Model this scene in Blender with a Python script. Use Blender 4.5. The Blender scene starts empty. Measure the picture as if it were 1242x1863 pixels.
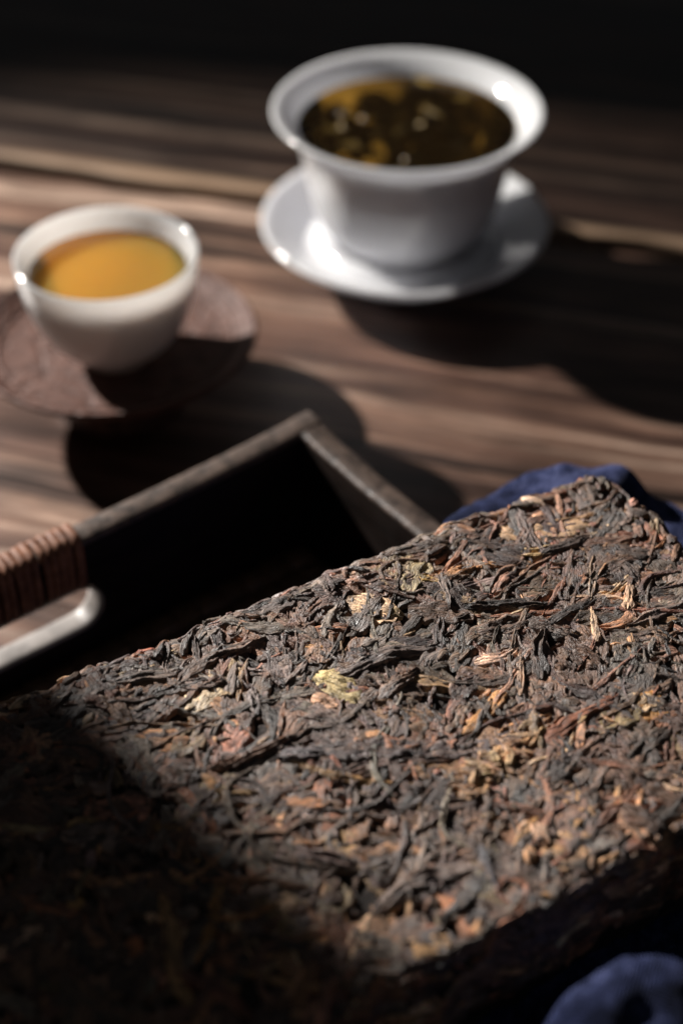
import bpy, bmesh, math, random
import numpy as np
from mathutils import Vector, Matrix, noise as mnoise

MM = 0.001                      # everything below is written in millimetres
R = math.radians
scene = bpy.context.scene
col = scene.collection
random.seed(7)
rng = np.random.default_rng(11)

# ------------------------------------------------------------------ camera
cam_d = bpy.data.cameras.new('camera')
cam = bpy.data.objects.new('camera', cam_d)
col.objects.link(cam)
cam.location = (0, 0, 302 * MM)
cam.rotation_euler = (R(90 - 40.3), 0, 0)
cam_d.sensor_fit = 'VERTICAL'
cam_d.sensor_height = 36
cam_d.sensor_width = 24
cam_d.lens = 55.4
cam_d.clip_start = 0.01
cam_d.clip_end = 50
cam_d.dof.use_dof = True
cam_d.dof.focus_distance = 0.330
cam_d.dof.aperture_fstop = 7.0
scene.camera = cam

# ------------------------------------------------------------------ world and lamps
w = bpy.data.worlds.new('World')
scene.world = w
w.use_nodes = True
bg = w.node_tree.nodes['Background']
bg.inputs[0].default_value = (0.92, 0.95, 1.0, 1)
bg.inputs[1].default_value = 0.023

LIGHT_POS = Vector((-640, 820, 470)) * MM
LIGHT_AIM = Vector((20, 268, 40)) * MM
sd = bpy.data.lights.new('key_lamp', 'SPOT')
sd.energy = 74
sd.color = (1.0, 0.955, 0.90)
sd.shadow_soft_size = 0.012
sd.spot_size = R(49)
sd.spot_blend = 0.75
so = bpy.data.objects.new('key_lamp', sd)
col.objects.link(so)
so.location = LIGHT_POS
so.rotation_euler = (LIGHT_AIM - LIGHT_POS).to_track_quat('-Z', 'Y').to_euler()

scene.view_settings.view_transform = 'Standard'
scene.view_settings.look = 'None'
scene.view_settings.exposure = 0.35
scene.view_settings.gamma = 1
scene.cycles.max_bounces = 10
scene.cycles.transparent_max_bounces = 12
scene.cycles.use_denoising = True

# ------------------------------------------------------------------ helpers
def tag(o, label=None, cat=None, group=None, kind=None):
    if label: o['label'] = label
    if cat: o['category'] = cat
    if group: o['group'] = group
    if kind: o['kind'] = kind
    return o

def empty(name, loc=(0, 0, 0), rz=0):
    o = bpy.data.objects.new(name, None)
    o.empty_display_size = 0.01
    col.objects.link(o)
    o.location = Vector(loc) * MM
    o.rotation_euler = (0, 0, rz)
    return o

def link(name, me, mat, parent=None, smooth=True):
    o = bpy.data.objects.new(name, me)
    col.objects.link(o)
    if mat: me.materials.append(mat)
    if parent: o.parent = parent
    if smooth:
        me.polygons.foreach_set('use_smooth', [True] * len(me.polygons))
    return o

def mesh_np(name, V, Fq, colors=None, uv=None):
    """V (n,3) in mm, Fq (m,4) quads; optional per-vertex colours and uvs."""
    me = bpy.data.meshes.new(name)
    V = np.asarray(V, np.float32) * MM
    Fq = np.asarray(Fq, np.int32)
    me.vertices.add(len(V)); me.vertices.foreach_set('co', V.ravel())
    me.loops.add(Fq.size); me.loops.foreach_set('vertex_index', Fq.ravel())
    k = Fq.shape[1]
    me.polygons.add(len(Fq))
    me.polygons.foreach_set('loop_start', np.arange(0, Fq.size, k, dtype=np.int32))
    me.polygons.foreach_set('loop_total', np.full(len(Fq), k, np.int32))
    if colors is not None:
        a = me.color_attributes.new('tint', 'FLOAT_COLOR', 'POINT')
        c = np.ones((len(V), 4), np.float32); c[:, :3] = colors
        a.data.foreach_set('color', c.ravel())
    if uv is not None:
        l = me.uv_layers.new(name='UVMap')
        l.data.foreach_set('uv', np.asarray(uv, np.float32)[Fq.ravel()].ravel())
    me.update(calc_edges=True)
    me.validate()
    return me

def catmull(pts, n=8, closed=False):
    P = [np.array(p, float) for p in pts]
    out = []
    N = len(P)
    for i in range(N if closed else N - 1):
        if closed:
            p0, p1, p2, p3 = P[i - 1], P[i], P[(i + 1) % N], P[(i + 2) % N]
        else:
            p0, p1, p2, p3 = P[max(i - 1, 0)], P[i], P[i + 1], P[min(i + 2, N - 1)]
        for k in range(n):
            t = k / n
            out.append(0.5 * ((2 * p1) + (-p0 + p2) * t + (2 * p0 - 5 * p1 + 4 * p2 - p3) * t * t + (-p0 + 3 * p1 - 3 * p2 + p3) * t ** 3))
    if not closed: out.append(P[-1])
    return np.array(out)

def lathe(profile, segs=96, n=6, wob=0.0):
    """profile of (r, z) starting and ending on the axis or closed by itself"""
    pr = catmull(profile, n)
    pr[:, 0] = np.maximum(pr[:, 0], 0.02)
    th = np.linspace(0, 2 * math.pi, segs, endpoint=False)
    k = len(pr)
    wv = 1 + wob * (np.sin(2 * th + .7) + .6 * np.sin(3 * th + 2))
    X = pr[:, 0][:, None] * (np.cos(th) * wv)[None]
    Y = pr[:, 0][:, None] * (np.sin(th) * wv)[None]
    Z = np.repeat(pr[:, 1][:, None], segs, 1)
    V = np.stack([X, Y, Z], -1).reshape(-1, 3)
    i, j = np.meshgrid(np.arange(k - 1), np.arange(segs), indexing='ij')
    j2 = (j + 1) % segs
    Fq = np.stack([i * segs + j, i * segs + j2, (i + 1) * segs + j2, (i + 1) * segs + j], -1).reshape(-1, 4)
    return V, Fq

def grid_faces(K, M, wrap=False, base=0):
    i, j = np.meshgrid(np.arange(K - 1), np.arange(M if wrap else M - 1), indexing='ij')
    j2 = (j + 1) % M
    return (np.stack([i * M + j, i * M + j2, (i + 1) * M + j2, (i + 1) * M + j], -1).reshape(-1, 4) + base)

# ------------------------------------------------------------------ materials
class Nt:
    def __init__(s, name):
        s.m = bpy.data.materials.new(name); s.m.use_nodes = True
        s.t = s.m.node_tree; s.t.nodes.clear()
        s.out = s.n('ShaderNodeOutputMaterial')
    def n(s, typ, **kw):
        nd = s.t.nodes.new(typ)
        for k, v in kw.items():
            if k.startswith('i_'):
                key = k[2:]
                key = int(key) if key.isdigit() else key.replace('_', ' ')
                if isinstance(v, bpy.types.NodeSocket): s.t.links.new(v, nd.inputs[key])
                else: nd.inputs[key].default_value = v
            else: setattr(nd, k, v)
        return nd
    def l(s, a, b): s.t.links.new(a, b)
    def ramp(s, fac, stops, interp='LINEAR'):
        r = s.n('ShaderNodeValToRGB'); r.color_ramp.interpolation = interp
        e = r.color_ramp.elements
        while len(e) < len(stops): e.new(0.5)
        for el, (p, c) in zip(e, stops):
            el.position = p; el.color = (*c, 1) if len(c) == 3 else c
        s.l(fac, r.inputs[0]); return r.outputs[0]
    def mix(s, fac, a, b, typ='MIX'):
        m = s.n('ShaderNodeMix', data_type='RGBA', blend_type=typ)
        for sock, v in ((m.inputs[0], fac), (m.inputs[6], a), (m.inputs[7], b)):
            if isinstance(v, bpy.types.NodeSocket): s.l(v, sock)
            else: sock.default_value = v if not isinstance(v, tuple) or len(v) == 4 else (*v, 1)
        return m.outputs[2]
    def math(s, op, a, b=0.5):
        m = s.n('ShaderNodeMath', operation=op)
        for sock, v in ((m.inputs[0], a), (m.inputs[1], b)):
            if isinstance(v, bpy.types.NodeSocket): s.l(v, sock)
            else: sock.default_value = v
        return m.outputs[0]
    def coord(s, kind='Object', scale=(1, 1, 1), loc=(0, 0, 0), rot=(0, 0, 0)):
        c = s.n('ShaderNodeTexCoord')
        mp = s.n('ShaderNodeMapping')
        mp.inputs['Scale'].default_value = scale; mp.inputs['Location'].default_value = loc; mp.inputs['Rotation'].default_value = rot
        s.l(c.outputs[kind], mp.inputs[0]); return mp.outputs[0]
    def noise(s, vec, scale, detail=4, rough=.55, dist=0.0):
        nd = s.n('ShaderNodeTexNoise', i_Scale=scale, i_Detail=detail, i_Roughness=rough, i_Distortion=dist)
        s.l(vec, nd.inputs['Vector']); return nd.outputs['Fac']
    def bump(s, h, strength, dist, normal=None):
        b = s.n('ShaderNodeBump', i_Strength=strength, i_Distance=dist)
        s.l(h, b.inputs['Height'])
        if normal: s.l(normal, b.inputs['Normal'])
        return b.outputs[0]
    def principled(s, **kw):
        p = s.n('ShaderNodeBsdfPrincipled')
        for k, v in kw.items():
            key = k.replace('_', ' ')
            if isinstance(v, bpy.types.NodeSocket): s.l(v, p.inputs[key])
            else: p.inputs[key].default_value = (*v, 1) if isinstance(v, tuple) and len(v) == 3 and key.endswith(('Color', 'Tint')) else v
        return p
    def done(s, sock):
        s.l(sock, s.out.inputs['Surface']); return s.m

def mat_plank(name, light, seed, sap_y=None):
    t = Nt(name)
    warp = t.noise(t.coord('Object', (4, 9, 4), (seed, 0, 0)), 1.6, 3)
    co = t.coord('Object', (1, 1, 1), (seed * .37, seed * .11, 0))
    add = t.n('ShaderNodeVectorMath', operation='ADD')
    comb = t.n('ShaderNodeCombineXYZ'); t.l(t.math('MULTIPLY', warp, .020), comb.inputs[1])
    t.l(co, add.inputs[0]); t.l(comb.outputs[0], add.inputs[1])
    def stretch(sx, sy):
        mp = t.n('ShaderNodeMapping'); mp.inputs['Scale'].default_value = (sx, sy, 20)
        t.l(add.outputs[0], mp.inputs[0]); return mp.outputs[0]
    broad = t.noise(stretch(2.2, 42), 1.0, 4, .55)
    fine = t.noise(stretch(7, 210), 1.0, 5, .7)
    pore = t.noise(stretch(30, 1100), 1.0, 3, .6)
    mid = t.noise(stretch(1.6, 85), 1.0, 3, .6)
    f = t.math('ADD', t.math('ADD', t.math('MULTIPLY', broad, .32), t.math('MULTIPLY', mid, .35)), t.math('MULTIPLY', fine, .33))
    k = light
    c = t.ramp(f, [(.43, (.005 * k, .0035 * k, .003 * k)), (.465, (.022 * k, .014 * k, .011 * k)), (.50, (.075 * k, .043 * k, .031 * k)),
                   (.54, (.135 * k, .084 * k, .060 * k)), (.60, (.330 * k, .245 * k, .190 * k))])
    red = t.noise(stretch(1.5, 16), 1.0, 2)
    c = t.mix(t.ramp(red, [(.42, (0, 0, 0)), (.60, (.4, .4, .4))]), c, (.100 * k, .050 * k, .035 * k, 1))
    mot = t.noise(t.coord('Object', (14, 60, 1), (seed, 2, 0)), 1.0, 5, .7)
    c = t.mix(1.0, c, t.ramp(mot, [(.34, (.45, .43, .42)), (.5, (.95, .95, .95)), (.66, (1.5, 1.48, 1.45))]), 'MULTIPLY')
    if sap_y is not None:
        sep = t.n('ShaderNodeSeparateXYZ'); t.l(t.coord('Object'), sep.inputs[0])
        e = t.math('SUBTRACT', sep.outputs[1], sap_y)
        e = t.math('ADD', e, t.math('MULTIPLY', t.noise(t.coord('Object', (9, 30, 1)), 1.0, 3), -.007))
        c = t.mix(t.ramp(t.math('MULTIPLY', e, 30), [(.0, (.9, .9, .9)), (.05, (.7, .7, .7)), (.15, (0, 0, 0))]), c, (.30, .200, .130, 1))
    c = t.mix(t.math('MULTIPLY', t.ramp(pore, [(.52, (0, 0, 0)), (.7, (1, 1, 1))]), .5), c, (.01, .007, .006, 1))
    rough = t.ramp(fine, [(.3, (.30,) * 3), (.7, (.48,) * 3)])
    h = t.math('ADD', t.math('MULTIPLY', f, 1.0), t.math('MULTIPLY', pore, .25))
    p = t.principled(Base_Color=c, Roughness=rough, Specular_IOR_Level=.5, Normal=t.bump(h, .5, .0012))
    return t.done(p.outputs[0])

def mat_porcelain(name, color, sss, radius, scale, rough=.35, thin=0.0):
    t = Nt(name)
    tint = t.noise(t.coord('Object', (1, 1, 1)), 30, 3)
    c = t.mix(t.math('MULTIPLY', tint, .12), color, tuple(x * .93 for x in color))
    hb = t.noise(t.coord('Object'), 60, 2)
    nrm = t.bump(hb, .05, .0006)
    p = t.principled(Base_Color=c, Roughness=rough, Subsurface_Weight=sss, Subsurface_Scale=scale, IOR=1.5, Specular_IOR_Level=0.0, Normal=nrm)
    p.inputs['Subsurface Radius'].default_value = radius
    tl = t.n('ShaderNodeBsdfTranslucent'); t.l(c, tl.inputs[0])
    mx = t.n('ShaderNodeMixShader', i_0=thin); t.l(p.outputs[0], mx.inputs[1]); t.l(tl.outputs[0], mx.inputs[2])
    fr = t.n('ShaderNodeFresnel', i_IOR=1.75); t.l(nrm, fr.inputs['Normal'])
    gl = t.n('ShaderNodeBsdfGlossy', i_Roughness=.10); t.l(nrm, gl.inputs['Normal'])     # clear glaze
    m2 = t.n('ShaderNodeMixShader'); t.l(fr.outputs[0], m2.inputs[0]); t.l(mx.outputs[0], m2.inputs[1]); t.l(gl.outputs[0], m2.inputs[2])
    return t.done(m2.outputs[0])

def mat_brew(name, base, fac, tint, scale):
    """brewed tea: part clear, part cloudy"""
    t = Nt(name)
    fr = t.n('ShaderNodeFresnel', i_IOR=1.33)
    sc = t.principled(Base_Color=base, Roughness=.5, Subsurface_Weight=1.0, Subsurface_Scale=scale, Specular_IOR_Level=0.0)
    sc.inputs['Subsurface Radius'].default_value = (1.0, 1.0, 1.0)
    tr = t.n('ShaderNodeBsdfTransparent'); tr.inputs[0].default_value = (*tint, 1)
    m1 = t.n('ShaderNodeMixShader', i_0=fac); t.l(tr.outputs[0], m1.inputs[1]); t.l(sc.outputs[0], m1.inputs[2])
    gl = t.n('ShaderNodeBsdfGlossy', i_Roughness=.03)
    m2 = t.n('ShaderNodeMixShader'); t.l(fr.outputs[0], m2.inputs[0]); t.l(m1.outputs[0], m2.inputs[1]); t.l(gl.outputs[0], m2.inputs[2])
    rip = t.noise(t.coord('Object'), 90, 2); t.l(t.bump(rip, .04, .001), gl.inputs['Normal'])
    return t.done(m2.outputs[0])

def mat_tea(name='pressed_tea'):
    t = Nt(name)
    at = t.n('ShaderNodeAttribute', attribute_name='tint', attribute_type='GEOMETRY')
    uv = t.n('ShaderNodeUVMap')
    def uvmap(sx, sy):
        mp = t.n('ShaderNodeMapping'); mp.inputs['Scale'].default_value = (sx, sy, 1)
        t.l(uv.outputs[0], mp.inputs[0]); return mp.outputs[0]
    wr = t.noise(uvmap(.4, 1.7), 1.0, 4, .6, .6)       # wrinkles along the leaf
    gr = t.noise(t.coord('Object', (1, 1, 1)), 1600, 4, .65)  # dry dusty grain
    pat = t.noise(t.coord('Object', (1, 1, 1)), 230, 3, .6)
    c = t.mix(1.0, t.mix(1.0, at.outputs['Color'], (1.13, 1.07, 1.045, 1), 'MULTIPLY'), t.ramp(wr, [(.30, (.55, .52, .50)), (.5, (1.0, 1.0, 1.0)), (.68, (1.6, 1.5, 1.4))]), 'MULTIPLY')
    c = t.mix(1.0, c, t.ramp(pat, [(.33, (.60, .58, .60)), (.66, (1.75, 1.62, 1.46))]), 'MULTIPLY')
    c = t.mix(t.ramp(gr, [(.52, (0, 0, 0)), (.78, (.38,) * 3)]), c, (.27, .225, .19, 1))
    h = t.math('ADD', wr, t.math('MULTIPLY', gr, .28))
    p = t.principled(Base_Color=c, Roughness=t.ramp(pat, [(.3, (.36,) * 3), (.7, (.62,) * 3)]), Specular_IOR_Level=.65,
                     Normal=t.bump(h, 1.0, .0011))
    return t.done(p.outputs[0])

def mat_lacquer(name='dark_lacquer'):
    t = Nt(name)
    g = t.noise(t.coord('Object', (25, 25, 220)), 1.0, 5, .6)
    n2 = t.noise(t.coord('Object'), 140, 4, .65)
    c = t.ramp(g, [(.35, (.005, .0035, .003)), (.65, (.013, .0085, .007))])
    p = t.principled(Base_Color=c, Specular_IOR_Level=.12, Roughness=t.ramp(n2, [(.3, (.40,) * 3), (.7, (.6,) * 3)]), Normal=t.bump(t.math('ADD', g, n2), .35, .0006))
    return t.done(p.outputs[0])

def mat_simple(name, c0, c1, scale, rough, bump=.3, bd=.0005, stretch=(1, 1, 1), spec=.5):
    t = Nt(name)
    n1 = t.noise(t.coord('Object', stretch), scale, 5, .62)
    c = t.ramp(n1, [(.32, c0), (.68, c1)])
    p = t.principled(Base_Color=c, Roughness=rough, Specular_IOR_Level=spec, Normal=t.bump(n1, bump, bd))
    return t.done(p.outputs[0])

def mat_cloth(name='blue_cotton'):
    t = Nt(name)
    n1 = t.noise(t.coord('Object'), 330, 4, .75)
    n2 = t.noise(t.coord('Object'), 70, 3, .6)
    wv = t.n('ShaderNodeTexWave', i_Scale=520.0, i_Distortion=1.5); t.l(t.coord('Object', (1, 1, 1), rot=(0, 0, R(20))), wv.inputs[0])
    wv2 = t.n('ShaderNodeTexWave', i_Scale=520.0, i_Distortion=1.5); t.l(t.coord('Object', (1, 1, 1), rot=(0, 0, R(110))), wv2.inputs[0])
    c = t.ramp(t.math('ADD', t.math('MULTIPLY', n2, .45), t.math('MULTIPLY', n1, .55)), [(.40, (.008, .012, .040)), (.5, (.032, .042, .118)), (.60, (.110, .130, .285))])
    h = t.math('ADD', t.math('ADD', wv.outputs[1], wv2.outputs[1]), t.math('MULTIPLY', n1, 1.2))
    p = t.principled(Base_Color=c, Roughness=.92, Specular_IOR_Level=.15, Sheen_Weight=.08, Normal=t.bump(h, .9, .0006))
    p.inputs['Sheen Tint'].default_value = (.4, .5, .9, 1)
    return t.done(p.outputs[0])

def mat_coaster(name='clay_coaster'):
    t = Nt(name)
    n1 = t.noise(t.coord('Object'), 260, 5, .65)
    v = t.n('ShaderNodeTexVoronoi', feature='DISTANCE_TO_EDGE', i_Scale=85.0)
    wn = t.noise(t.coord('Object'), 60, 3)
    co = t.coord('Object')
    ad = t.n('ShaderNodeVectorMath', operation='ADD'); cb = t.n('ShaderNodeCombineXYZ')
    t.l(t.math('MULTIPLY', wn, .02), cb.inputs[0]); t.l(t.math('MULTIPLY', n1, .004), cb.inputs[1])
    t.l(co, ad.inputs[0]); t.l(cb.outputs[0], ad.inputs[1]); t.l(ad.outputs[0], v.inputs['Vector'])
    line = t.ramp(v.outputs['Distance'], [(.0, (0, 0, 0)), (.12, (1, 1, 1))])
    c = t.ramp(n1, [(.3, (.060, .027, .020)), (.7, (.155, .076, .056))])
    c = t.mix(t.math('MULTIPLY', line, .55), t.mix(1.0, c, (.62, .58, .56, 1), 'MULTIPLY'), c)
    h = t.math('ADD', t.math('MULTIPLY', line, .5), n1)
    p = t.principled(Base_Color=c, Roughness=.62, Specular_IOR_Level=.3, Normal=t.bump(h, .8, .0010))
    return t.done(p.outputs[0])

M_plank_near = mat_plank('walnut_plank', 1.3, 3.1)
M_plank_far = mat_plank('shaded_walnut_plank', .36, 8.7, sap_y=0.0)  # darker wood, with the shade over the far boards put into its colour
M_porc = mat_porcelain('white_porcelain', (.88, .89, .95), .85, (1.0, 1.0, 1.05), .007, thin=.38)
M_jade = mat_porcelain('milky_porcelain', (.97, .93, .90), .9, (1.0, .93, .86), .012, thin=.52)
M_tea_dark = mat_brew('dark_tea', (.09, .050, .012), .06, (.80, .58, .22), .008)
M_tea_amber = mat_brew('amber_tea', (.86, .40, .08), .32, (.97, .62, .20), .03)
M_leafmat = mat_tea()
M_core = mat_simple('tea_core', (.012, .009, .008), (.045, .030, .024), 700, .8, .9, .0008)
M_lac = mat_lacquer()
M_rattan = mat_simple('rattan', (.105, .043, .025), (.265, .118, .066), 320, .62, .6, .0005, (1, 1, 1), .3)
M_weave = mat_simple('bamboo_strip', (.040, .024, .014), (.105, .062, .034), 300, .55, .4, .0003)
M_cloth = mat_cloth()
M_coaster = mat_coaster()
M_wet = mat_simple('wet_tea_leaf', (.034, .024, .007), (.240, .150, .034), 120, .3, .4, .0005)
M_board = mat_simple('black_card', (.010, .010, .011), (.018, .018, .019), 90, .9, .2, .0003)
M_bubble = mat_porcelain('tea_bubble', (.42, .34, .25), .5, (1, .8, .5), .002, .05)

# ------------------------------------------------------------------ table: two live-edge planks
GR = R(-14.6)                    # run of the boards
table = empty('table', (0, 538, 0), GR)
tag(table, 'dark walnut table of two wide live edge boards under everything', 'table')

def board(name, x0, x1, ya, yb, thick, edge_a, edge_b, mat, ztop=0.0):
    xs = np.arange(x0, x1 + 1, 8.0)
    def wob(x, s): return np.array([mnoise.noise((v * .011 + s, s * 1.7, 0)) * 6 + mnoise.noise((v * .045 + s, 3, s)) * 1.6 for v in x])
    a = ya + (wob(xs, 2.3) if edge_a else 0); b = yb + (wob(xs, 2.3 if edge_b == 2 else 7.1) if edge_b else 0)
    a = np.broadcast_to(a, xs.shape); b = np.broadcast_to(b, xs.shape)
    prof = [(0, -1, -thick), (0, -1, -3.5), (0, -1, -1.2), (1.1, -1, -.2), (3, -1, 0), (.5, 0, 0), (-3, 1, 0), (-1.1, 1, -.2), (0, 1, -1.2), (0, 1, -3.5), (0, 1, -thick)]
    V = []
    for k, x in enumerate(xs):
        for off, side, z in prof:
            y = a[k] + off if side == -1 else (b[k] + off if side == 1 else (a[k] + b[k]) / 2)
            V.append((x, y, z + ztop))
    me = mesh_np(name, np.array(V), grid_faces(len(xs), len(prof), True))
    o = link(name, me, mat, table)
    return o
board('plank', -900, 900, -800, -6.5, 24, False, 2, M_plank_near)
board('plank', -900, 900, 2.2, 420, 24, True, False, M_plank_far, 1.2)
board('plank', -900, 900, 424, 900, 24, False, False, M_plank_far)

# ------------------------------------------------------------------ dark card added out of view to shade the near end of the brick
fl = empty('added_shade_card', (-336, 511, 0), R(45))
tag(fl, kind='structure')
bmf = bmesh.new()
bmesh.ops.create_cube(bmf, size=1, matrix=Matrix.Translation(Vector((-150, 0, 210)) * MM) @ Matrix.Diagonal((300 * MM, 5 * MM, 420 * MM, 1)))
bmesh.ops.bevel(bmf, geom=bmf.edges[:], offset=.0008, segments=2, affect='EDGES')
mf = bpy.data.meshes.new('card'); bmf.to_mesh(mf); bmf.free()
link('card', mf, M_board, fl, False)

# ------------------------------------------------------------------ gaiwan on its saucer
GX, GY = 22.3, 496.0
Vs, Fs = lathe([(0, 3.2), (18, 3.2), (22.5, 1.2), (23.5, 0), (25.5, 0), (26.5, 2), (30, 4.6), (38, 8.2), (46, 13.5), (51, 17.4), (52.3, 18.6), (52.2, 19.6), (50.8, 19.6),
                (45, 16.0), (39, 12.2), (36.8, 10.6), (34.6, 10.4), (32.4, 11.6), (30.2, 13.2), (28.2, 13.7), (26.8, 12.6), (26.0, 7.2), (20, 6.6), (0, 6.5)], 128, 5)
sau = link('gaiwan_saucer', mesh_np('gaiwan_saucer', Vs, Fs), M_porc)
sau.location = Vector((GX + .2, GY - 1, 0.1)) * MM; sau.scale = (.975, .975, 1)
tag(sau, 'white porcelain saucer with raised rim under the wide tea bowl', 'saucer')

ZB = 7.0
Vb, Fb = lathe([(0, 3.0), (15, 3.0), (20.6, 1.6), (22.0, 0), (24.0, 0), (24.6, 2.8), (26.8, 6.6), (31.2, 13), (34.4, 21), (36.2, 30), (37.9, 39.5), (40.4, 46.6), (44.4, 51.2), (47.5, 53.4),
                (47.4, 54.3), (46.6, 54.4), (43.0, 52.3), (39.2, 47.8), (36.2, 39.5), (33.9, 29.4), (31.6, 21), (28.2, 13.2), (20, 7.4), (10, 5.6), (0, 5.4)], 128, 5)
bowl = link('gaiwan_bowl', mesh_np('gaiwan_bowl', Vb, Fb), M_porc)
bowl.location = Vector((GX, GY, ZB)) * MM; bowl.scale = (.965, .965, 1)
tag(bowl, 'flared white porcelain bowl full of dark tea on white saucer', 'tea bowl')

tea = empty('dark_brewed_tea', (GX, GY, ZB)); tea.scale = (.965, .965, 1)
tag(tea, 'dark brown tea with steeped leaves inside the flared white bowl', 'tea')
TL = 47.8
Vl, Fl = lathe([(0, 5.7), (10, 5.9), (19.8, 7.7), (27.9, 13.4), (31.3, 21), (33.6, 29.4), (35.9, 39.5), (38.4, TL - .7), (38.9, TL + .2), (37.9, TL), (30, TL - .1), (0, TL - .1)], 96, 3)
link('liquid', mesh_np('liquid', Vl, Fl), M_tea_dark, tea)
def wet_leaf(i):
    L = random.uniform(9, 22); W = random.uniform(2.0, 5.2); K, Mx = 12, 7
    ph = random.uniform(0, 6)
    V = []
    cv = random.uniform(-.05, .05)
    for a in range(K):
        s = a / (K - 1); x = (s - .5) * L
        w_ = W * (math.sin(math.pi * min(1, s * .96 + .03)) ** .7)
        for b in range(Mx):
            q = b / (Mx - 1) * 2 - 1
            V.append((x, q * w_ + cv * x * x, .9 * math.sin(q * 2.6 + ph + s * 4) + 1.2 * math.sin(s * 3 + ph)))
    return link('leaf', mesh_np('leaf', np.array(V), grid_faces(K, Mx)), M_wet, tea)
for i in range(90):
    o = wet_leaf(i)
    ang = random.uniform(0, 2 * math.pi); rr = 32 * math.sqrt(random.random())
    o.location = Vector((rr * math.cos(ang), rr * math.sin(ang), TL - random.uniform(1.6, 7))) * MM
    o.rotation_euler = (random.uniform(-.35, .35), random.uniform(-.3, .3), random.uniform(0, 6.28))
for bx, by, br in ((-15.5, 4.5, 1.1), (-1.5, -26, .9)):
    bm = bmesh.new(); bmesh.ops.create_uvsphere(bm, u_segments=16, v_segments=10, radius=br * MM)
    m_ = bpy.data.meshes.new('bubble'); bm.to_mesh(m_); bm.free()
    o = link('bubble', m_, M_bubble, tea); o.location = Vector((bx, by, TL)) * MM; o.scale = (1, 1, .55)

# ------------------------------------------------------------------ small cup on raised clay coaster
CX, CY = -70.3, 409.0
Vc, Fc = lathe([(0, 16.4), (14, 16.2), (17.0, 14.5), (17.6, 1.0), (18.0, 0), (20.4, 0), (21.0, 1.2), (21.2, 14.0), (26, 17.2), (35, 19.6), (42, 22.4), (44.1, 24.2), (44.2, 25.2), (43.3, 25.7),
                (41.4, 24.6), (37.6, 22.6), (36.8, 22.9), (35.4, 21.9), (25, 20.9), (16, 20.5), (0, 20.4)], 112, 5, .006)
coa = link('clay_coaster', mesh_np('clay_coaster', Vc, Fc), M_coaster)
coa.location = Vector((CX - .8, CY + 4.5, .1)) * MM
tag(coa, 'reddish brown clay coaster with worked surface under the small cup', 'coaster')
ZC = 20.7
Vu, Fu = lathe([(0, 1.6), (8.2, 1.6), (9.4, .8), (9.8, 0), (11.0, 0), (11.6, 1.0), (14.6, 3.6), (19.0, 8.0), (23.0, 14.6), (25.6, 22.0), (27.0, 29.2), (27.6, 35.2),
                (27.4, 36.1), (26.7, 36.2), (25.4, 34.4), (24.2, 30.8), (22.6, 26.4), (20.2, 20.0), (16.4, 13.4), (10, 8.2), (0, 6.6)], 112, 5)
cup = link('small_cup', mesh_np('small_cup', Vu, Fu), M_jade)
cup.location = Vector((CX, CY, ZC)) * MM
tag(cup, 'small milky white round cup of amber tea on brown coaster', 'cup')
TA = 29.6
amb = empty('amber_brewed_tea', (CX, CY, ZC))
tag(amb, 'clear orange amber tea inside the small milky cup', 'tea')
Va, Fa = lathe([(0, 6.9), (9.8, 8.5), (16.1, 13.6), (19.9, 20.1), (22.3, 26.4), (23.5, TA - .2), (23.9, TA + .35), (22.6, TA), (18, TA - .1), (0, TA - .1)], 96, 3)
link('liquid', mesh_np('liquid', Va, Fa), M_tea_amber, amb)

# ------------------------------------------------------------------ wooden tray
TC = Vector((-9.9, 346.5, 0))
TA_ANG = math.atan2(-.613, -.79)          # local +x runs along the long wall away from the far corner
tray = empty('wooden_tray', TC, TA_ANG)
tag(tray, 'dark lacquered wooden tray with rattan wrapped handle and woven bottom', 'tray')
LX, LY, TH = 225.0, 240.0, 7.0            # long wall, short wall (local y = towards the right wall's near end), thickness
# local y axis = rotate +90deg from local x : points towards (.613,-.79)
def rimz(t, L): 
    e = min(t, L - t)
    return 41.4 + 2.6 * math.exp(-max(e, 0) / 22.0)

def wall(name, L, cutout, place):
    bm = bmesh.new()
    def loop(pts):
        vs = [bm.verts.new((x * MM, 0, z * MM)) for x, z in pts]
        return [bm.edges.new((vs[i], vs[(i + 1) % len(vs)])) for i in range(len(vs))]
    ts = np.linspace(0, L, 60)
    ed = loop([(0, .4)] + [(L, .4)] + [(t, rimz(t, L)) for t in ts[::-1]])
    if cutout:
        c0, c1, zb, zt = cutout
        r = (zt - zb) / 2; zc = (zt + zb) / 2
        pts = [(c1 - r + r * math.sin(a), zc - r * math.cos(a)) for a in np.linspace(0, math.pi, 14)]
        pts += [(c0 + r - r * math.sin(a), zc + r * math.cos(a)) for a in np.linspace(0, math.pi, 14)]
        ed += loop(pts)
    bmesh.ops.triangle_fill(bm, use_beauty=True, use_dissolve=False, edges=ed)
    bmesh.ops.recalc_face_normals(bm, faces=bm.faces)
    me = bpy.data.meshes.new(name); bm.to_mesh(me); bm.free()
    o = link(name, me, M_lac, tray, True)
    so_ = o.modifiers.new('s', 'SOLIDIFY'); so_.thickness = TH * MM; so_.offset = 0
    b = o.modifiers.new('b', 'BEVEL'); b.width = 1.6 * MM; b.segments = 3; b.limit_method = 'ANGLE'; b.angle_limit = R(50)
    place(o)
    return o
CUT = (71.0, 154.0, 13.0, 27.0)
M_rim = mat_simple('worn_rim', (.014, .010, .009), (.125, .088, .070), 260, .42, .6, .0006, (1, 1, 1))
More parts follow.
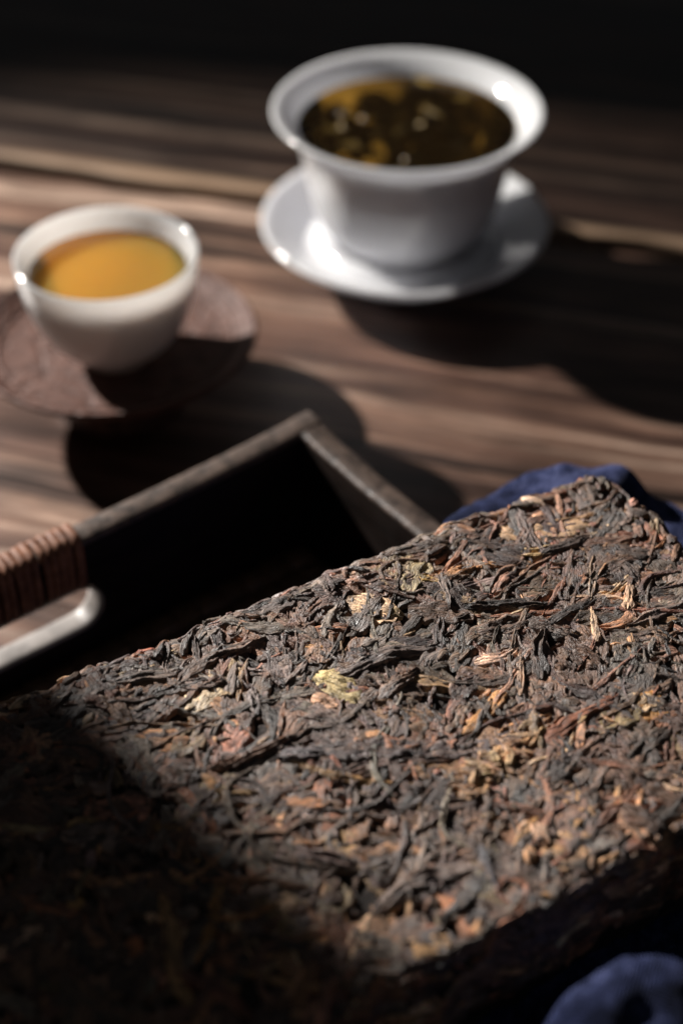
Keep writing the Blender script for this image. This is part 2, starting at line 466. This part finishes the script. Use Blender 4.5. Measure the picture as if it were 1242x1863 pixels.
def rim_cap(L, x0, y0, ang):
    ts = np.linspace(0, L, 80)
    prof = [(-3.4, -1.2), (-3.75, -.4), (-3.5, .3), (-2.3, .8), (0, .95), (2.3, .8), (3.5, .3), (3.75, -.4), (3.4, -1.2)]
    V_ = []
    for t in ts:
        n_ = .25 * mnoise.noise((t * .12, ang, x0))
        for d, z in prof: V_.append((t, d + n_, rimz(t, L) + z + n_ * .6))
    o = link('rim', mesh_np('rim', np.array(V_), grid_faces(len(ts), len(prof), True)), M_rim, tray)
    o.location = Vector((x0, y0, 0)) * MM; o.rotation_euler = (0, 0, ang)
rim_cap(LX + .6, -.3, TH / 2, 0); rim_cap(LX + .6, -.3, LY - TH / 2, 0)
rim_cap(LY - 2 * TH - 1.4, TH / 2, TH + .7, R(90)); rim_cap(LY - 2 * TH - 1.4, LX - TH / 2, TH + .7, R(90))
def lit_grip_lip(y0):  # added strip that carries the pale lit lip of the cutout
    c0, c1, zb, zt = CUT
    r = (zt - zb) / 2; zc = (zt + zb) / 2
    pts = [(c1 - r + r * math.sin(a), zc - r * math.cos(a), math.sin(a), -math.cos(a)) for a in np.linspace(0, math.pi, 14)]
    pts += [(c0 + r - r * math.sin(a), zc + r * math.cos(a), -math.sin(a), math.cos(a)) for a in np.linspace(0, math.pi, 14)]
    V_ = []
    for x, z, nx_, nz_ in pts:
        for o_, d in ((.1, -3.6), (-.5, -3.3), (-.75, -2), (-.75, 2), (-.5, 3.3), (.1, 3.6)): V_.append((x + nx_ * o_, d, z + nz_ * o_))
    n = len(pts); F_ = [(i * 6 + j, i * 6 + j + 1, ((i + 1) % n) * 6 + j + 1, ((i + 1) % n) * 6 + j) for i in range(n) for j in range(5)]
    o = link('lit_grip_lip', mesh_np('lit_grip_lip', np.array(V_), np.array(F_)), M_grip, tray); o.location = Vector((0, y0, 0)) * MM
M_grip = mat_simple('worn_lit_grip', (.15, .135, .125), (.31, .28, .26), 160, .45, .4, .0004)  # pale wear, with the light on the cutout's lip put into the colour
lit_grip_lip(TH / 2)
def p1(o): o.location = Vector((0, TH / 2, 0)) * MM
wall('wall', LX, CUT, p1)
def p2(o): o.location = Vector((TH / 2, TH + .05, 0)) * MM; o.rotation_euler = (0, 0, R(90))
wall('wall', LY - 2 * TH, None, p2)
def p3(o): o.location = Vector((0, LY - TH / 2, 0)) * MM
wall('wall', LX, CUT, p3)
def p4(o): o.location = Vector((LX - TH / 2, TH + .05, 0)) * MM; o.rotation_euler = (0, 0, R(90))
wall('wall', LY - 2 * TH, None, p4)
# rattan bindings round both grips
def ring(name, x, y, seed):
    rr = random.Random(seed)
    path = []
    hz, hy = 8.2, 4.7
    for a in np.linspace(0, 2 * math.pi, 28, endpoint=False):
        c, s = math.cos(a), math.sin(a)
        py = hy * math.copysign(abs(c) ** .55, c); pz = hz * math.copysign(abs(s) ** .55, s)
        path.append((py, pz, c, s))
    V = []; W = 1.22 + rr.uniform(-.25, .2); T = .75
    tilt = rr.uniform(-.7, .7) + .6; jx = rr.uniform(-.35, .35); T *= rr.uniform(.75, 1.25)
    for k, (py, pz, c, s) in enumerate(path):
        dx = tilt * c * .6
        for q in np.linspace(0, 2 * math.pi, 8, endpoint=False):
            o = T * math.sin(q) + rr.uniform(-.05, .05)
            V.append((x + jx + dx + W * math.cos(q), y + py + o * c, 35.4 + pz + o * s))
    n = len(path)
    F_ = []
    for i in range(n):
        for j in range(8):
            F_.append((i * 8 + j, i * 8 + (j + 1) % 8, ((i + 1) % n) * 8 + (j + 1) % 8, ((i + 1) % n) * 8 + j))
    return link(name, mesh_np(name, np.array(V), np.array(F_)), M_rattan, tray)
for side, y in ((0, TH / 2),):
    for k in range(31):
        ring('rattan_wrap', 76.0 + k * 2.42, y, 100 * side + k)
# woven bottom
bmp = bmesh.new()
bmesh.ops.create_cube(bmp, size=1, matrix=Matrix.Translation(Vector((LX / 2, LY / 2, 2.2)) * MM) @ Matrix.Diagonal(((LX - 2 * TH - .4) * MM, (LY - 2 * TH - .4) * MM, 2.4 * MM, 1)))
mp_ = bpy.data.meshes.new('bottom_panel'); bmp.to_mesh(mp_); bmp.free()
link('bottom_panel', mp_, M_lac, tray, False)
def strip(along, pos, L, start, k):
    PW = 7.6; n = int(L / 1.9)
    V = []
    for i in range(n + 1):
        t = i / n * L
        z = 4.9 + .75 * math.cos(math.pi * (t - PW / 2) / PW + math.pi * k)
        for d, dz in ((-3.35, -.35), (-3.2, .1), (-1.2, .3), (1.2, .3), (3.2, .1), (3.35, -.35)):
            V.append((start + t, pos + d, z + dz) if along == 'x' else (pos + d, start + t, z + dz))
    return link('weave_strip', mesh_np('weave_strip', np.array(V), grid_faces(n + 1, 6)), M_weave, tray)
nx = int((LX - 2 * TH) / 7.6); ny = int((LY - 2 * TH) / 7.6)
for k in range(ny): strip('x', TH + 4.2 + k * 7.6, nx * 7.6, TH + .4, k)
for k in range(nx): strip('y', TH + 4.2 + k * 7.6, ny * 7.6, TH + .4, k + 1)

# ------------------------------------------------------------------ blue cloth bundled under the brick and over the tray's edge
BC = Vector((9.2, 203.9, 0)); AX = (-.863, -.505); BX = (.505, -.863)
BA, BB, BTOP, BTH = 88.0, 48.6, 72.0, 25.5
def brick_uv(x, y): 
    dx, dy = x - BC.x, y - BC.y
    return dx * AX[0] + dy * AX[1], dx * BX[0] + dy * BX[1]
def sstep(a, b, x):
    t = min(1, max(0, (x - a) / (b - a))); return t * t * (3 - 2 * t)
ca, sa = math.cos(TA_ANG), math.sin(TA_ANG)
def cloth_z(x, y):
    dx, dy = x - TC.x, y - TC.y
    lx = dx * ca + dy * sa            # along the long wall, 0 at the right wall's outer face
    ly = -dx * sa + dy * ca           # along the right wall
    d = -lx                           # outward of the right wall
    u, v = brick_uv(x, y)
    nz = mnoise.noise((x * .030, y * .030, 1.3)); n2 = mnoise.noise((x * .075, y * .06, 4.1))
    fold = math.sin(ly * .16 + 2.2 * nz + d * .03)
    fine = mnoise.noise((x * .16, y * .13, 7.7))
    if d > -8:
        reach = 24 + max(0, ly - 52) * .80 + 3 * fold
        top = 53.5 - 10.0 * sstep(60, 120, ly) + (1.8 * fold + 2.4 * n2 + 1.6 * fine) * sstep(-2, 10, d)
        z = top - (top - .9) * sstep(reach - 6, reach + 20, d)
        z = .9 + (z - .9) * sstep(53, 63, ly + 3 * nz)
    else:
        inside = sstep(8, 34, -d)
        z = 46.0 - 1.2 * inside
        b = math.exp(-(((u + 1) / 25) ** 2 + ((v - 72) / 15) ** 2))
        low = 12 + 4 * fold + 4 * n2
        front = sstep(46, 54, v)
        z = z * (1 - front) + front * (low + (78 - low) * min(1, b * 1.4))
        z += (3.0 * n2 + 2.0 * fine) * front
        back = sstep(-40, -50, v); z = z * (1 - back) + back * 7
        left = sstep(8, 26, u); z = z * (1 - left) + left * 7.5
    if abs(u) < BA + 1 and abs(v) < BB + 1: z = min(z, BTOP - BTH - .5)
    return max(z + .5 * n2 + .7 * fine - .9 * abs(mnoise.noise((x * .09 + 4, y * .07, 2.2))), .8)
V = []
for i, d in enumerate(np.arange(-118, 92, 1.5)):
    for j, ly in enumerate(np.arange(47, 226, 1.5)):
        wob = 5 * mnoise.noise((d * .04, ly * .04, 9.2))
        lx = -d; yy = ly + wob
        x = TC.x + lx * ca - yy * sa; y = TC.y + lx * sa + yy * ca
        V.append((x, y, cloth_z(x, y)))
K = len(np.arange(-118, 92, 1.5)); Mm = len(np.arange(47, 226, 1.5))
clo = link('blue_cloth', mesh_np('blue_cloth', np.array(V), grid_faces(K, Mm)), M_cloth)
sm = clo.modifiers.new('smooth', 'SMOOTH'); sm.factor = .5; sm.iterations = 3
so2 = clo.modifiers.new('thick', 'SOLIDIFY'); so2.thickness = .0012; so2.offset = -1
tag(clo, 'bunched dark blue cotton cloth tucked under the pressed tea brick', 'cloth')

# ------------------------------------------------------------------ pressed tea brick
brick = empty('tea_brick', (BC.x, BC.y, BTOP - BTH), math.atan2(AX[1], AX[0]))
tag(brick, 'dark brown pressed tea brick of twisted leaves and stems on blue cloth', 'tea brick')
ER = 5.0; PRAD = 9.0
def wrap1(u, A):
    a = A - ER
    s = np.abs(u) - a; sg = np.sign(u)
    q = ER * math.pi / 2
    phi = np.clip(s / ER, 0, math.pi / 2)
    x = np.where(s <= 0, np.abs(u), a + ER * np.sin(phi))
    dz = np.where(s <= 0, 0, -(ER - ER * np.cos(phi))) - np.maximum(s - q, 0)
    return sg * x, dz, sg * np.where(s <= 0, 0, np.sin(phi)), np.where(s <= 0, 1, np.cos(phi))
def wrap(u, v, h):
    x, dzu, nx_, nzu = wrap1(u, BA); y, dzv, ny_, nzv = wrap1(v, BB)
    nz = nzu * nzv
    ln = np.sqrt(nx_ ** 2 + ny_ ** 2 + nz ** 2) + 1e-6
    z = BTH + np.maximum(dzu + dzv, -BTH) 
    P = np.stack([x + h * nx_ / ln, y + h * ny_ / ln, z + h * nz / ln], -1)
    # rounded plan corners
    cx, cy = np.abs(P[..., 0]) - (BA - PRAD), np.abs(P[..., 1]) - (BB - PRAD)
    m = (cx > 0) & (cy > 0)
    rad = np.sqrt(np.maximum(cx, 0) ** 2 + np.maximum(cy, 0) ** 2)
    lim = PRAD + np.maximum(h, 0)
    k = np.where(m & (rad > lim), lim / np.maximum(rad, 1e-6), 1.0)
    P[..., 0] = np.where(m, np.sign(P[..., 0]) * (BA - PRAD + cx * k), P[..., 0])
    P[..., 1] = np.where(m, np.sign(P[..., 1]) * (BB - PRAD + cy * k), P[..., 1])
    P[..., 1] *= 1 + .010 * np.sin(P[..., 0] * .11 + 1) + .007 * np.sin(P[..., 0] * .29 + 2) + .006 * np.sin(P[..., 0] * .8)
    P[..., 0] *= 1 + .008 * np.sin(P[..., 1] * .17) + .005 * np.sin(P[..., 1] * .47 + 2)
    P[..., 2] += np.where(P[..., 2] > BTH * .5, 1, 0) * (.6 * np.sin(P[..., 0] * .075 + .6) * np.cos(P[..., 1] * .09) + .35 * np.sin(P[..., 0] * .21 + P[..., 1] * .16))
    P[..., 2] = np.maximum(P[..., 2], 0.3)
    return P

CELL = .5; EXT = 26.0
HU = int(2 * (BA + EXT) / CELL); HV = int(2 * (BB + EXT) / CELL)
Hm = np.zeros((HU, HV)) - .6
def cell(u, v):
    return (np.clip(((u + BA + EXT) / CELL).astype(int), 0, HU - 1), np.clip(((v + BB + EXT) / CELL).astype(int), 0, HV - 1))
def smooth1(a, n):
    if len(a) < 3: return a
    k = np.ones(n) / n
    return np.convolve(np.pad(a, (n // 2, n - 1 - n // 2), mode='edge'), k, 'valid')

def spine(u0, v0, th, L, kap, ds):
    K = max(6, int(L / ds))
    s = np.linspace(0, L, K)
    k0 = rng.normal(0, kap); k1 = rng.normal(0, kap)
    a = th + k0 * (s - L / 2) + k1 * L * .25 * np.sin(2 * math.pi * s / L + rng.uniform(0, 6)) + .25 * kap * 6 * np.sin(s * .9 + rng.uniform(0, 6))
    du = np.cos(a) * (L / (K - 1)); dv = np.sin(a) * (L / (K - 1))
    u = np.cumsum(du); v = np.cumsum(dv)
    u += u0 - u.mean(); v += v0 - v.mean()
    return s, u, v, a, K

def base_height(u, v, w, a, follow, sink):
    hs = []
    for o in (-.7, 0, .7):
        i, j = cell(u - np.sin(a) * o * w, v + np.cos(a) * o * w)
        hs.append(Hm[i, j])
    h = np.maximum(np.mean(hs, 0), np.percentile(hs, 60, axis=0))
    h = smooth1(smooth1(h, 5), 5)
    return follow * h - sink

def stamp(u, v, a, w, base, top):
    for o in np.arange(-1, 1.01, .25):
        i, j = cell(u - np.sin(a) * o * w, v + np.cos(a) * o * w)
        z = base + (top) * math.sqrt(max(0, 1 - o * o))
        Hm[i, j] = np.clip(np.maximum(Hm[i, j], z), -1.5, 2.2)

def jit(c, amt=.16):
    c = np.array(c) * (1 + rng.normal(0, amt)) * (1 + rng.normal(0, .05, 3)); return np.clip(c, .004, .8)

def noise2(K, M_, k, m):
    """smooth random field, k x m lumps over a K x M_ grid"""
    k = max(2, int(k)); m = max(2, int(m))
    g = rng.normal(0, 1, (k + 1, m + 1))
    a = np.linspace(0, k - 1e-4, K); b = np.linspace(0, m - 1e-4, M_)
    i = a.astype(int); f = (a - i)[:, None]; f = f * f * (3 - 2 * f)
    g = g[i] * (1 - f) + g[i + 1] * f
    j = b.astype(int); h = (b - j)[None]; h = h * h * (3 - 2 * h)
    return g[:, j] * (1 - h) + g[:, j + 1] * h
def tri(x): return 2 * np.abs(x - np.floor(x + .5)) * 2 - 1

def piece(u0, v0, th, L, W, color, kap=.03, dome=.5, pleat=.3, npl=3, crumple=.15, sink=.3, follow=.7, lift=0.0, ragged=.12, Mx=13, ds=.75, point=.7, rim=.6, rib=0.0):
    """one dry leaf: a ribbon folded in pleats along its length, torn at the edges, pressed on what lies below"""
    s, u, v, a, K = spine(u0, v0, th, L, kap, ds)
    e = s / L
    w = W * np.clip(np.minimum(e * 4 + .22, (1 - e) * 3 + .15), 0, 1) ** point
    w = w * (1 + .15 * noise2(K, 2, L / 4, 2)[:, 0])
    q = np.linspace(-1, 1, Mx)[None]
    lw = w * (1 + ragged * rng.normal(0, 1, K)); rw = w * (1 + ragged * rng.normal(0, 1, K))
    cu = np.where(q < 0, q * lw[:, None], q * rw[:, None])
    uu = u[:, None] - np.sin(a)[:, None] * cu; vv = v[:, None] + np.cos(a)[:, None] * cu
    if W > 2.4:
        i, j = cell(uu, vv); hl = Hm[i, j]
        hl = np.stack([smooth1(smooth1(hl[:, k], 5), 5) for k in range(Mx)], 1)
        hl = np.stack([smooth1(hl[k], 7) for k in range(K)], 0)
    else:
        hl = base_height(u, v, w, a, 1.0, 0.0)[:, None]
    dm = np.sqrt(np.clip(1 - q * q, 0, 1)) * (w * dome)[:, None]
    drift = noise2(K, 2, L / 6, 2)[:, :1] * .5 + s[:, None] * rng.normal(0, .02) + rng.uniform(0, 1)
    amp = pleat * np.clip(.6 + .6 * noise2(K, Mx, L / 3, 3), 0, 2)
    pl = tri(q * npl / 2 + drift) * amp
    cr = crumple * (noise2(K, Mx, L / 1.6, 2 * W / 1.3) - np.abs(noise2(K, Mx, L / 2.5, 2 * W / 2)) + .35 * rng.normal(0, 1, (K, Mx)))
    edge = np.where(np.abs(q) > .99, -.7 - .25 * w[:, None], 0)
    rb = rib * np.exp(-(cu / .45) ** 2)
    z = follow * hl - sink + lift + dm + pl + cr + edge + rb
    inner = np.abs(q[0]) < .95
    i, j = cell(uu, vv)
    Hm[i, j] = np.clip(np.maximum(Hm[i, j], z), -1.6, 3.0)
    z = np.maximum(z, -2.6)
    P = wrap(uu, vv, z).reshape(-1, 3)
    uv = np.stack([np.repeat(s[:, None], Mx, 1) + rng.uniform(0, 90), cu + rng.uniform(0, 90)], -1).reshape(-1, 2)
    C = np.array(color)[None, None] * (1 + .22 * noise2(K, Mx, L / 5, 2))[..., None]
    # torn margins and fold crests: paler tissue plus highlights painted into the colour
    mk = np.clip(np.abs(q) ** 5 * rim + np.clip(pl / (pleat + 1e-3), 0, 1) ** 2 * rim * .35, 0, 1) * np.clip(.5 + .7 * noise2(K, Mx, L / 3, 3), 0, 1)
    pale = np.array([.42, .29, .195]) * .6 + np.array(color) * 1.0
    C = C * (1 - mk[..., None]) + pale * mk[..., None]
    if rib: C = C * (1 - .3 * np.exp(-(cu / .4) ** 2)[..., None]) + .3 * np.exp(-(cu / .4) ** 2)[..., None] * np.array([.2, .14, .09])
    return P, grid_faces(K, Mx), np.clip(C, .004, .8).reshape(-1, 3), uv

def strand(u0, v0, th, L, W, color, kap=.03, flat=.5, sink=.35, follow=.7, ds=.75, Mx=13, lift=0.0):
    return piece(u0, v0, th, L, W, color, kap, dome=flat * rng.uniform(.55, 1.0), pleat=min(.45, W * .26) * rng.uniform(.4, 1.3), npl=rng.uniform(1.2, 3.2), crumple=.10,
                 sink=sink, follow=follow, lift=lift, Mx=Mx, ds=ds)
def flake(u0, v0, th, L, W, color, sink=.1, follow=.8, crumple=.22, lift=0.1, ragged=.12, Mx=17, ds=.7):
    return piece(u0, v0, th, L, W, color, .014, dome=.05, pleat=rng.uniform(.05, .3), npl=rng.uniform(.8, 2.4), crumple=crumple, sink=sink, follow=follow, lift=lift,
                 ragged=ragged, Mx=Mx, ds=ds, point=.5, rim=.8, rib=rng.choice([-.25, .22, 0]))

DARK = (.056, .042, .038); BLACK = (.028, .023, .023); GREY = (.120, .100, .093); BROWN = (.125, .074, .052); RED = (.175, .080, .048)
TAN = (.30, .178, .100); OCHRE = (.29, .160, .060); CREAM = (.48, .37, .25); OLIVE = (.18, .135, .080); PINK = (.27, .150, .108); UMBER = (.080, .052, .040)
def pick(v):
    near = sstep(-5, 35, v)
    names = [DARK, BLACK, GREY, BROWN, RED, TAN, OCHRE, CREAM, OLIVE, PINK, UMBER]
    p = np.array([.20, .09, .20, .19, .05, .04, .01, .02, .02, .02, .18]) * (1 - near) + np.array([.13, .06, .15, .20, .06, .085, .025, .03, .025, .03, .17]) * near
    return 1.2 * jit(names[rng.choice(len(names), p=p / p.sum())])

class Bag:
    def __init__(s): s.V = []; s.F = []; s.C = []; s.U = []; s.n = 0
    def add(s, g):
        V_, F_, C_, U_ = g
        s.V.append(V_); s.F.append(F_ + s.n); s.C.append(C_); s.U.append(U_); s.n += len(V_)
    def build(s, name):
        return link(name, mesh_np(name, np.concatenate(s.V), np.concatenate(s.F), np.concatenate(s.C), np.concatenate(s.U)), M_leafmat, brick, False)
bag = Bag()
def single(name, g):
    V_, F_, C_, U_ = g
    return link(name, mesh_np(name, V_, F_, C_, U_), M_leafmat, brick, rng.random() < .45)

# core
gu = np.arange(-(BA + 24), BA + 24.1, 2.0); gv = np.arange(-(BB + 24), BB + 24.1, 2.0)
UU, VV = np.meshgrid(gu, gv, indexing='ij')
core = link('pressed_core', mesh_np('pressed_core', wrap(UU, VV, np.full(UU.shape, -1.6) + .4 * rng.normal(0, 1, UU.shape)).reshape(-1, 3), grid_faces(len(gu), len(gv))), M_core, brick)

SU, SV = BA + 16, BB + 16
def rand_uv(): 
    while True:
        u, v = rng.uniform(-SU, SU), rng.uniform(-SV, SV)
        if not (abs(u) > BA - 1 and abs(v) > BB - 1): return u, v
def edge_dir(u, v, th):
    """pieces near the rim lie along it"""
    if abs(v) > BB - 4: return rng.normal(0, .45) + (math.pi if rng.random() < .5 else 0)
    if abs(u) > BA - 4: return math.pi / 2 + rng.normal(0, .45)
    return th
# 1: small broken bits fill the depth
for k in range(1500):
    u, v = rand_uv(); th = edge_dir(u, v, rng.uniform(0, 6.28))
    if rng.random() < .5: bag.add(strand(u, v, th, rng.uniform(4, 10), rng.uniform(.4, 1.0), pick(v), .05, .6, ds=.9, Mx=7, sink=.5))
    else: bag.add(flake(u, v, th, rng.uniform(3, 7), rng.uniform(1.0, 2.3), pick(v), Mx=7, ds=.9, crumple=.2))
# 2: body of folded leaves
for k in range(520):
    u, v = rand_uv(); th = edge_dir(u, v, rng.uniform(0, 6.28) if rng.random() < .5 else rng.normal(.5, .7))
    bag.add(strand(u, v, th, rng.uniform(8, 22), rng.uniform(.9, 2.2), pick(v), .04, rng.uniform(.3, .55), sink=.5, follow=.62, Mx=11, ds=.9))
for k in range(420):
    u, v = rand_uv(); th = edge_dir(u, v, rng.uniform(0, 6.28))
    bag.add(flake(u, v, th, rng.uniform(6, 14), rng.uniform(1.8, 4.2), pick(v), Mx=11, ds=.9))
for k in range(900):
    u, v = rand_uv(); th = edge_dir(u, v, rng.uniform(0, 6.28))
    if rng.random() < .5: bag.add(strand(u, v, th, rng.uniform(3, 9), rng.uniform(.35, .8), pick(v), .06, .6, ds=.8, Mx=7, sink=.2))
    else: bag.add(flake(u, v, th, rng.uniform(2, 5), rng.uniform(.8, 1.8), pick(v), Mx=7, ds=.7, crumple=.15, lift=.2))
# 3: the pieces on top, each its own part
def vis_uv():
    while True:
        u, v = rng.uniform(-BA - 2, BA + 2), rng.uniform(-BB - 2, BB + 2)
        if u < 45 or rng.random() < .35: return u, v
for k in range(50):
    u, v = vis_uv(); th = edge_dir(u, v, rng.uniform(0, 6.28))
    single('leaf', flake(u, v, th, rng.uniform(9, 20), rng.uniform(2.2, 5.0), jit((GREY, DARK, UMBER, BROWN, OLIVE, UMBER, BROWN, DARK)[k % 8]), lift=.15))
for k in range(80):
    u, v = vis_uv(); th = edge_dir(u, v, rng.uniform(0, 6.28) if rng.random() < .5 else rng.normal(.5, .7))
    single('leaf', strand(u, v, th, rng.uniform(10, 28), rng.uniform(.8, 1.9), pick(v), .04, rng.uniform(.36, .6), sink=.22, follow=.72))
for k in range(95):                # long thin twisted leaves
    u, v = vis_uv(); th = edge_dir(u, v, rng.uniform(0, 6.28) if rng.random() < .4 else rng.normal(.6, .5))
    single('leaf', strand(u, v, th, rng.uniform(12, 30), rng.uniform(.4, .85), pick(v), .07, .7, sink=.0, follow=.76, Mx=9, ds=.6))
for k in range(40):
    u, v = vis_uv(); th = edge_dir(u, v, rng.uniform(0, 6.28))
    single('stem', strand(u, v, th, rng.uniform(12, 26), rng.uniform(.5, .85), jit((RED, TAN, BROWN, PINK, UMBER)[k % 5]), .012, .8, sink=.15, follow=.8, Mx=9))

for k in range(34):
    u, v = vis_uv(); th = edge_dir(u, v, rng.uniform(0, 6.28))
    single('leaf', flake(u, v, th, rng.uniform(9, 20), rng.uniform(2.2, 5.0), jit((GREY, DARK, UMBER, BROWN, OLIVE, UMBER, BROWN, DARK)[k % 8]), lift=.12, follow=.9))
# pieces that catch the eye in the photograph, at their places on the face (u along, v across)
def px_uv(px, py):
    P_ = R(40.3); x = (px - 621) / 2867; y = (931.5 - py) / 2867
    d = (x, math.cos(P_) + y * math.sin(P_), -math.sin(P_) + y * math.cos(P_))
    t = (BTOP - 302) / d[2]
    return brick_uv(d[0] * t, d[1] * t)
FEATURES = [
    # kind, from, to, half width, colour, bend
    ('flake', (575, 1225), (655, 1272), 2.86, (0.429, 0.370, 0.195)), ('flake', (570, 1262), (612, 1285), 1.77, (0.546, 0.351, 0.240)),
    ('flake', (640, 1140), (690, 1085), 2.99, GREY), ('flake', (585, 1135), (625, 1090), 1.77, UMBER), ('flake', (660, 1180), (700, 1155), 2.04, (0.182, 0.169, 0.163)),
    ('flake', (740, 1110), (860, 1120), 2.58, UMBER), ('flake', (765, 1050), (795, 1060), 1.29, (0.442, 0.305, 0.091)), ('flake', (945, 1010), (1005, 995), 1.63, (0.429, 0.332, 0.182)),
    ('flake', (1120, 995), (1190, 1010), 2.86, DARK), ('flake', (860, 1145), (960, 1130), 2.45, UMBER), ('flake', (700, 1240), (770, 1260), 2.31, (0.156, 0.111, 0.085)),
    ('flake', (315, 1370), (365, 1330), 2.99, OLIVE), ('flake', (560, 1370), (880, 1360), 2.86, (0.081, 0.068, 0.072)),
    ('flake', (800, 1200), (850, 1170), 2.18, (0.143, 0.111, 0.091)), ('flake', (1040, 1180), (1090, 1210), 2.18, BROWN),
    ('strand', (310, 1240), (480, 1150), 1.7, (0.114, 0.081, 0.065)), ('strand', (590, 1160), (612, 1085), 1.3, (0.195, 0.169, 0.143)), ('strand', (690, 1000), (800, 950), 2.2, (0.137, 0.120, 0.107)),
    ('strand', (350, 1150), (362, 1200), .9, DARK), ('strand', (470, 1300), (460, 1245), 1.8, (0.163, 0.153, 0.163)), ('strand', (800, 1040), (815, 1110), 1.2, GREY),
    ('strand', (840, 1102), (1000, 1100), 1.5, BLACK), ('strand', (980, 1230), (990, 1140), 1.8, DARK), ('strand', (990, 1140), (1085, 1085), 1.5, BLACK),
    ('strand', (945, 1265), (948, 1180), 1.0, (0.429, 0.305, 0.221)), ('strand', (1085, 1170), (1082, 1100), .9, (0.442, 0.325, 0.215)), ('strand', (1075, 1090), (1080, 1010), .9, (0.286, 0.215, 0.156)),
    ('strand', (895, 1080), (925, 1040), 1.1, (0.305, 0.176, 0.130)), ('strand', (1145, 1110), (1152, 1060), 1.5, (0.442, 0.312, 0.215)), ('strand', (980, 1010), (1065, 975), 1.7, DARK),
    ('strand', (380, 1400), (520, 1350), 1.5, (0.137, 0.083, 0.058)), ('strand', (365, 1405), (390, 1440), .9, OCHRE), ('strand', (390, 1440), (470, 1440), .8, (0.247, 0.163, 0.072)),
    ('strand', (500, 1380), (590, 1370), 1.5, (0.091, 0.086, 0.098)), ('strand', (1055, 1360), (1062, 1310), 1.2, (0.468, 0.260, 0.150)), ('strand', (1055, 1380), (1175, 1410), 1.0, (0.150, 0.072, 0.046)),
    ('strand', (890, 1460), (1010, 1490), 1.0, (0.156, 0.075, 0.047)), ('strand', (1080, 1510), (1170, 1430), 1.3, (0.234, 0.130, 0.094)), ('strand', (1120, 1470), (1135, 1420), 1.0, (0.312, 0.176, 0.065)),
    ('strand', (975, 1500), (995, 1545), 1.7, (0.559, 0.377, 0.260)), ('strand', (960, 1540), (965, 1570), 1.5, (0.520, 0.305, 0.156)), ('strand', (870, 1530), (900, 1610), 1.0, (0.072, 0.072, 0.088)),
    ('strand', (930, 1540), (980, 1490), .9, (0.338, 0.195, 0.072)), ('strand', (0, 1500), (95, 1508), .9, (0.286, 0.234, 0.143)), ('strand', (1165, 1470), (1170, 1440), 1.3, (0.468, 0.260, 0.130)),
    ('strand', (690, 1270), (760, 1215), 1.4, (0.156, 0.117, 0.098)), ('strand', (420, 1260), (430, 1200), 1.3, GREY), ('strand', (520, 1240), (560, 1200), 1.3, (0.130, 0.098, 0.085)),
    ('strand', (210, 1240), (330, 1215), 1.6, GREY), ('strand', (240, 1700), (245, 1740), 1.4, (0.338, 0.143, 0.065)), ('strand', (300, 1760), (480, 1850), 1.2, (0.156, 0.072, 0.052)),
]
for f in FEATURES:
    u0, v0 = px_uv(*f[1]); u1, v1 = px_uv(*f[2])
    L_ = math.hypot(u1 - u0, v1 - v0); th = math.atan2(v1 - v0, u1 - u0)
    if f[0] == 'flake': single('leaf', flake((u0 + u1) / 2, (v0 + v1) / 2, th, L_, f[3], np.array(f[4]), lift=.35, follow=.85))
    else: single('leaf' if f[3] > 1 else 'stem', strand((u0 + u1) / 2, (v0 + v1) / 2, th, L_, f[3], np.array(f[4]), .02, .5, sink=.0, follow=.85, ds=.7))
# pale crumpled clump of buds
for k in range(48):
    px, py = rng.normal(905, 48), rng.normal(1395, 24)
    py -= (px - 905) * .55
    u, v = px_uv(px, py)
    single('bud', strand(u, v, rng.uniform(0, 6.28), rng.uniform(2.5, 6), rng.uniform(.5, 1.2), jit((.32, .215, .120), .15), .12, .6, sink=-.1, follow=.85, ds=.7))
for k in range(240):               # loose crumbs and broken tips on the face
    u, v = vis_uv(); c_ = pick(v + 25)
    bag.add(strand(u, v, edge_dir(u, v, rng.uniform(0, 6.28)), rng.uniform(1.5, 5), rng.uniform(.25, .6), c_, .1, .7, ds=.6, Mx=7, sink=.0, follow=.9))
for k in range(110):                # loose ends standing proud along the rims
    side = rng.random()
    if side < .65: u, v = rng.uniform(-BA, BA), -BB + rng.normal(1.5, 2.5); th = rng.normal(0, .9)
    else: u, v = -BA + rng.normal(1.5, 2.5), rng.uniform(-BB, BB); th = math.pi / 2 + rng.normal(0, .9)
    bag.add(strand(u, v, th, rng.uniform(3, 9), rng.uniform(.4, 1.2), pick(v), .06, .6, sink=-.25, follow=.9, Mx=9, ds=.7))
frag = bag.build('leaf_fragments')
frag['kind'] = 'stuff'
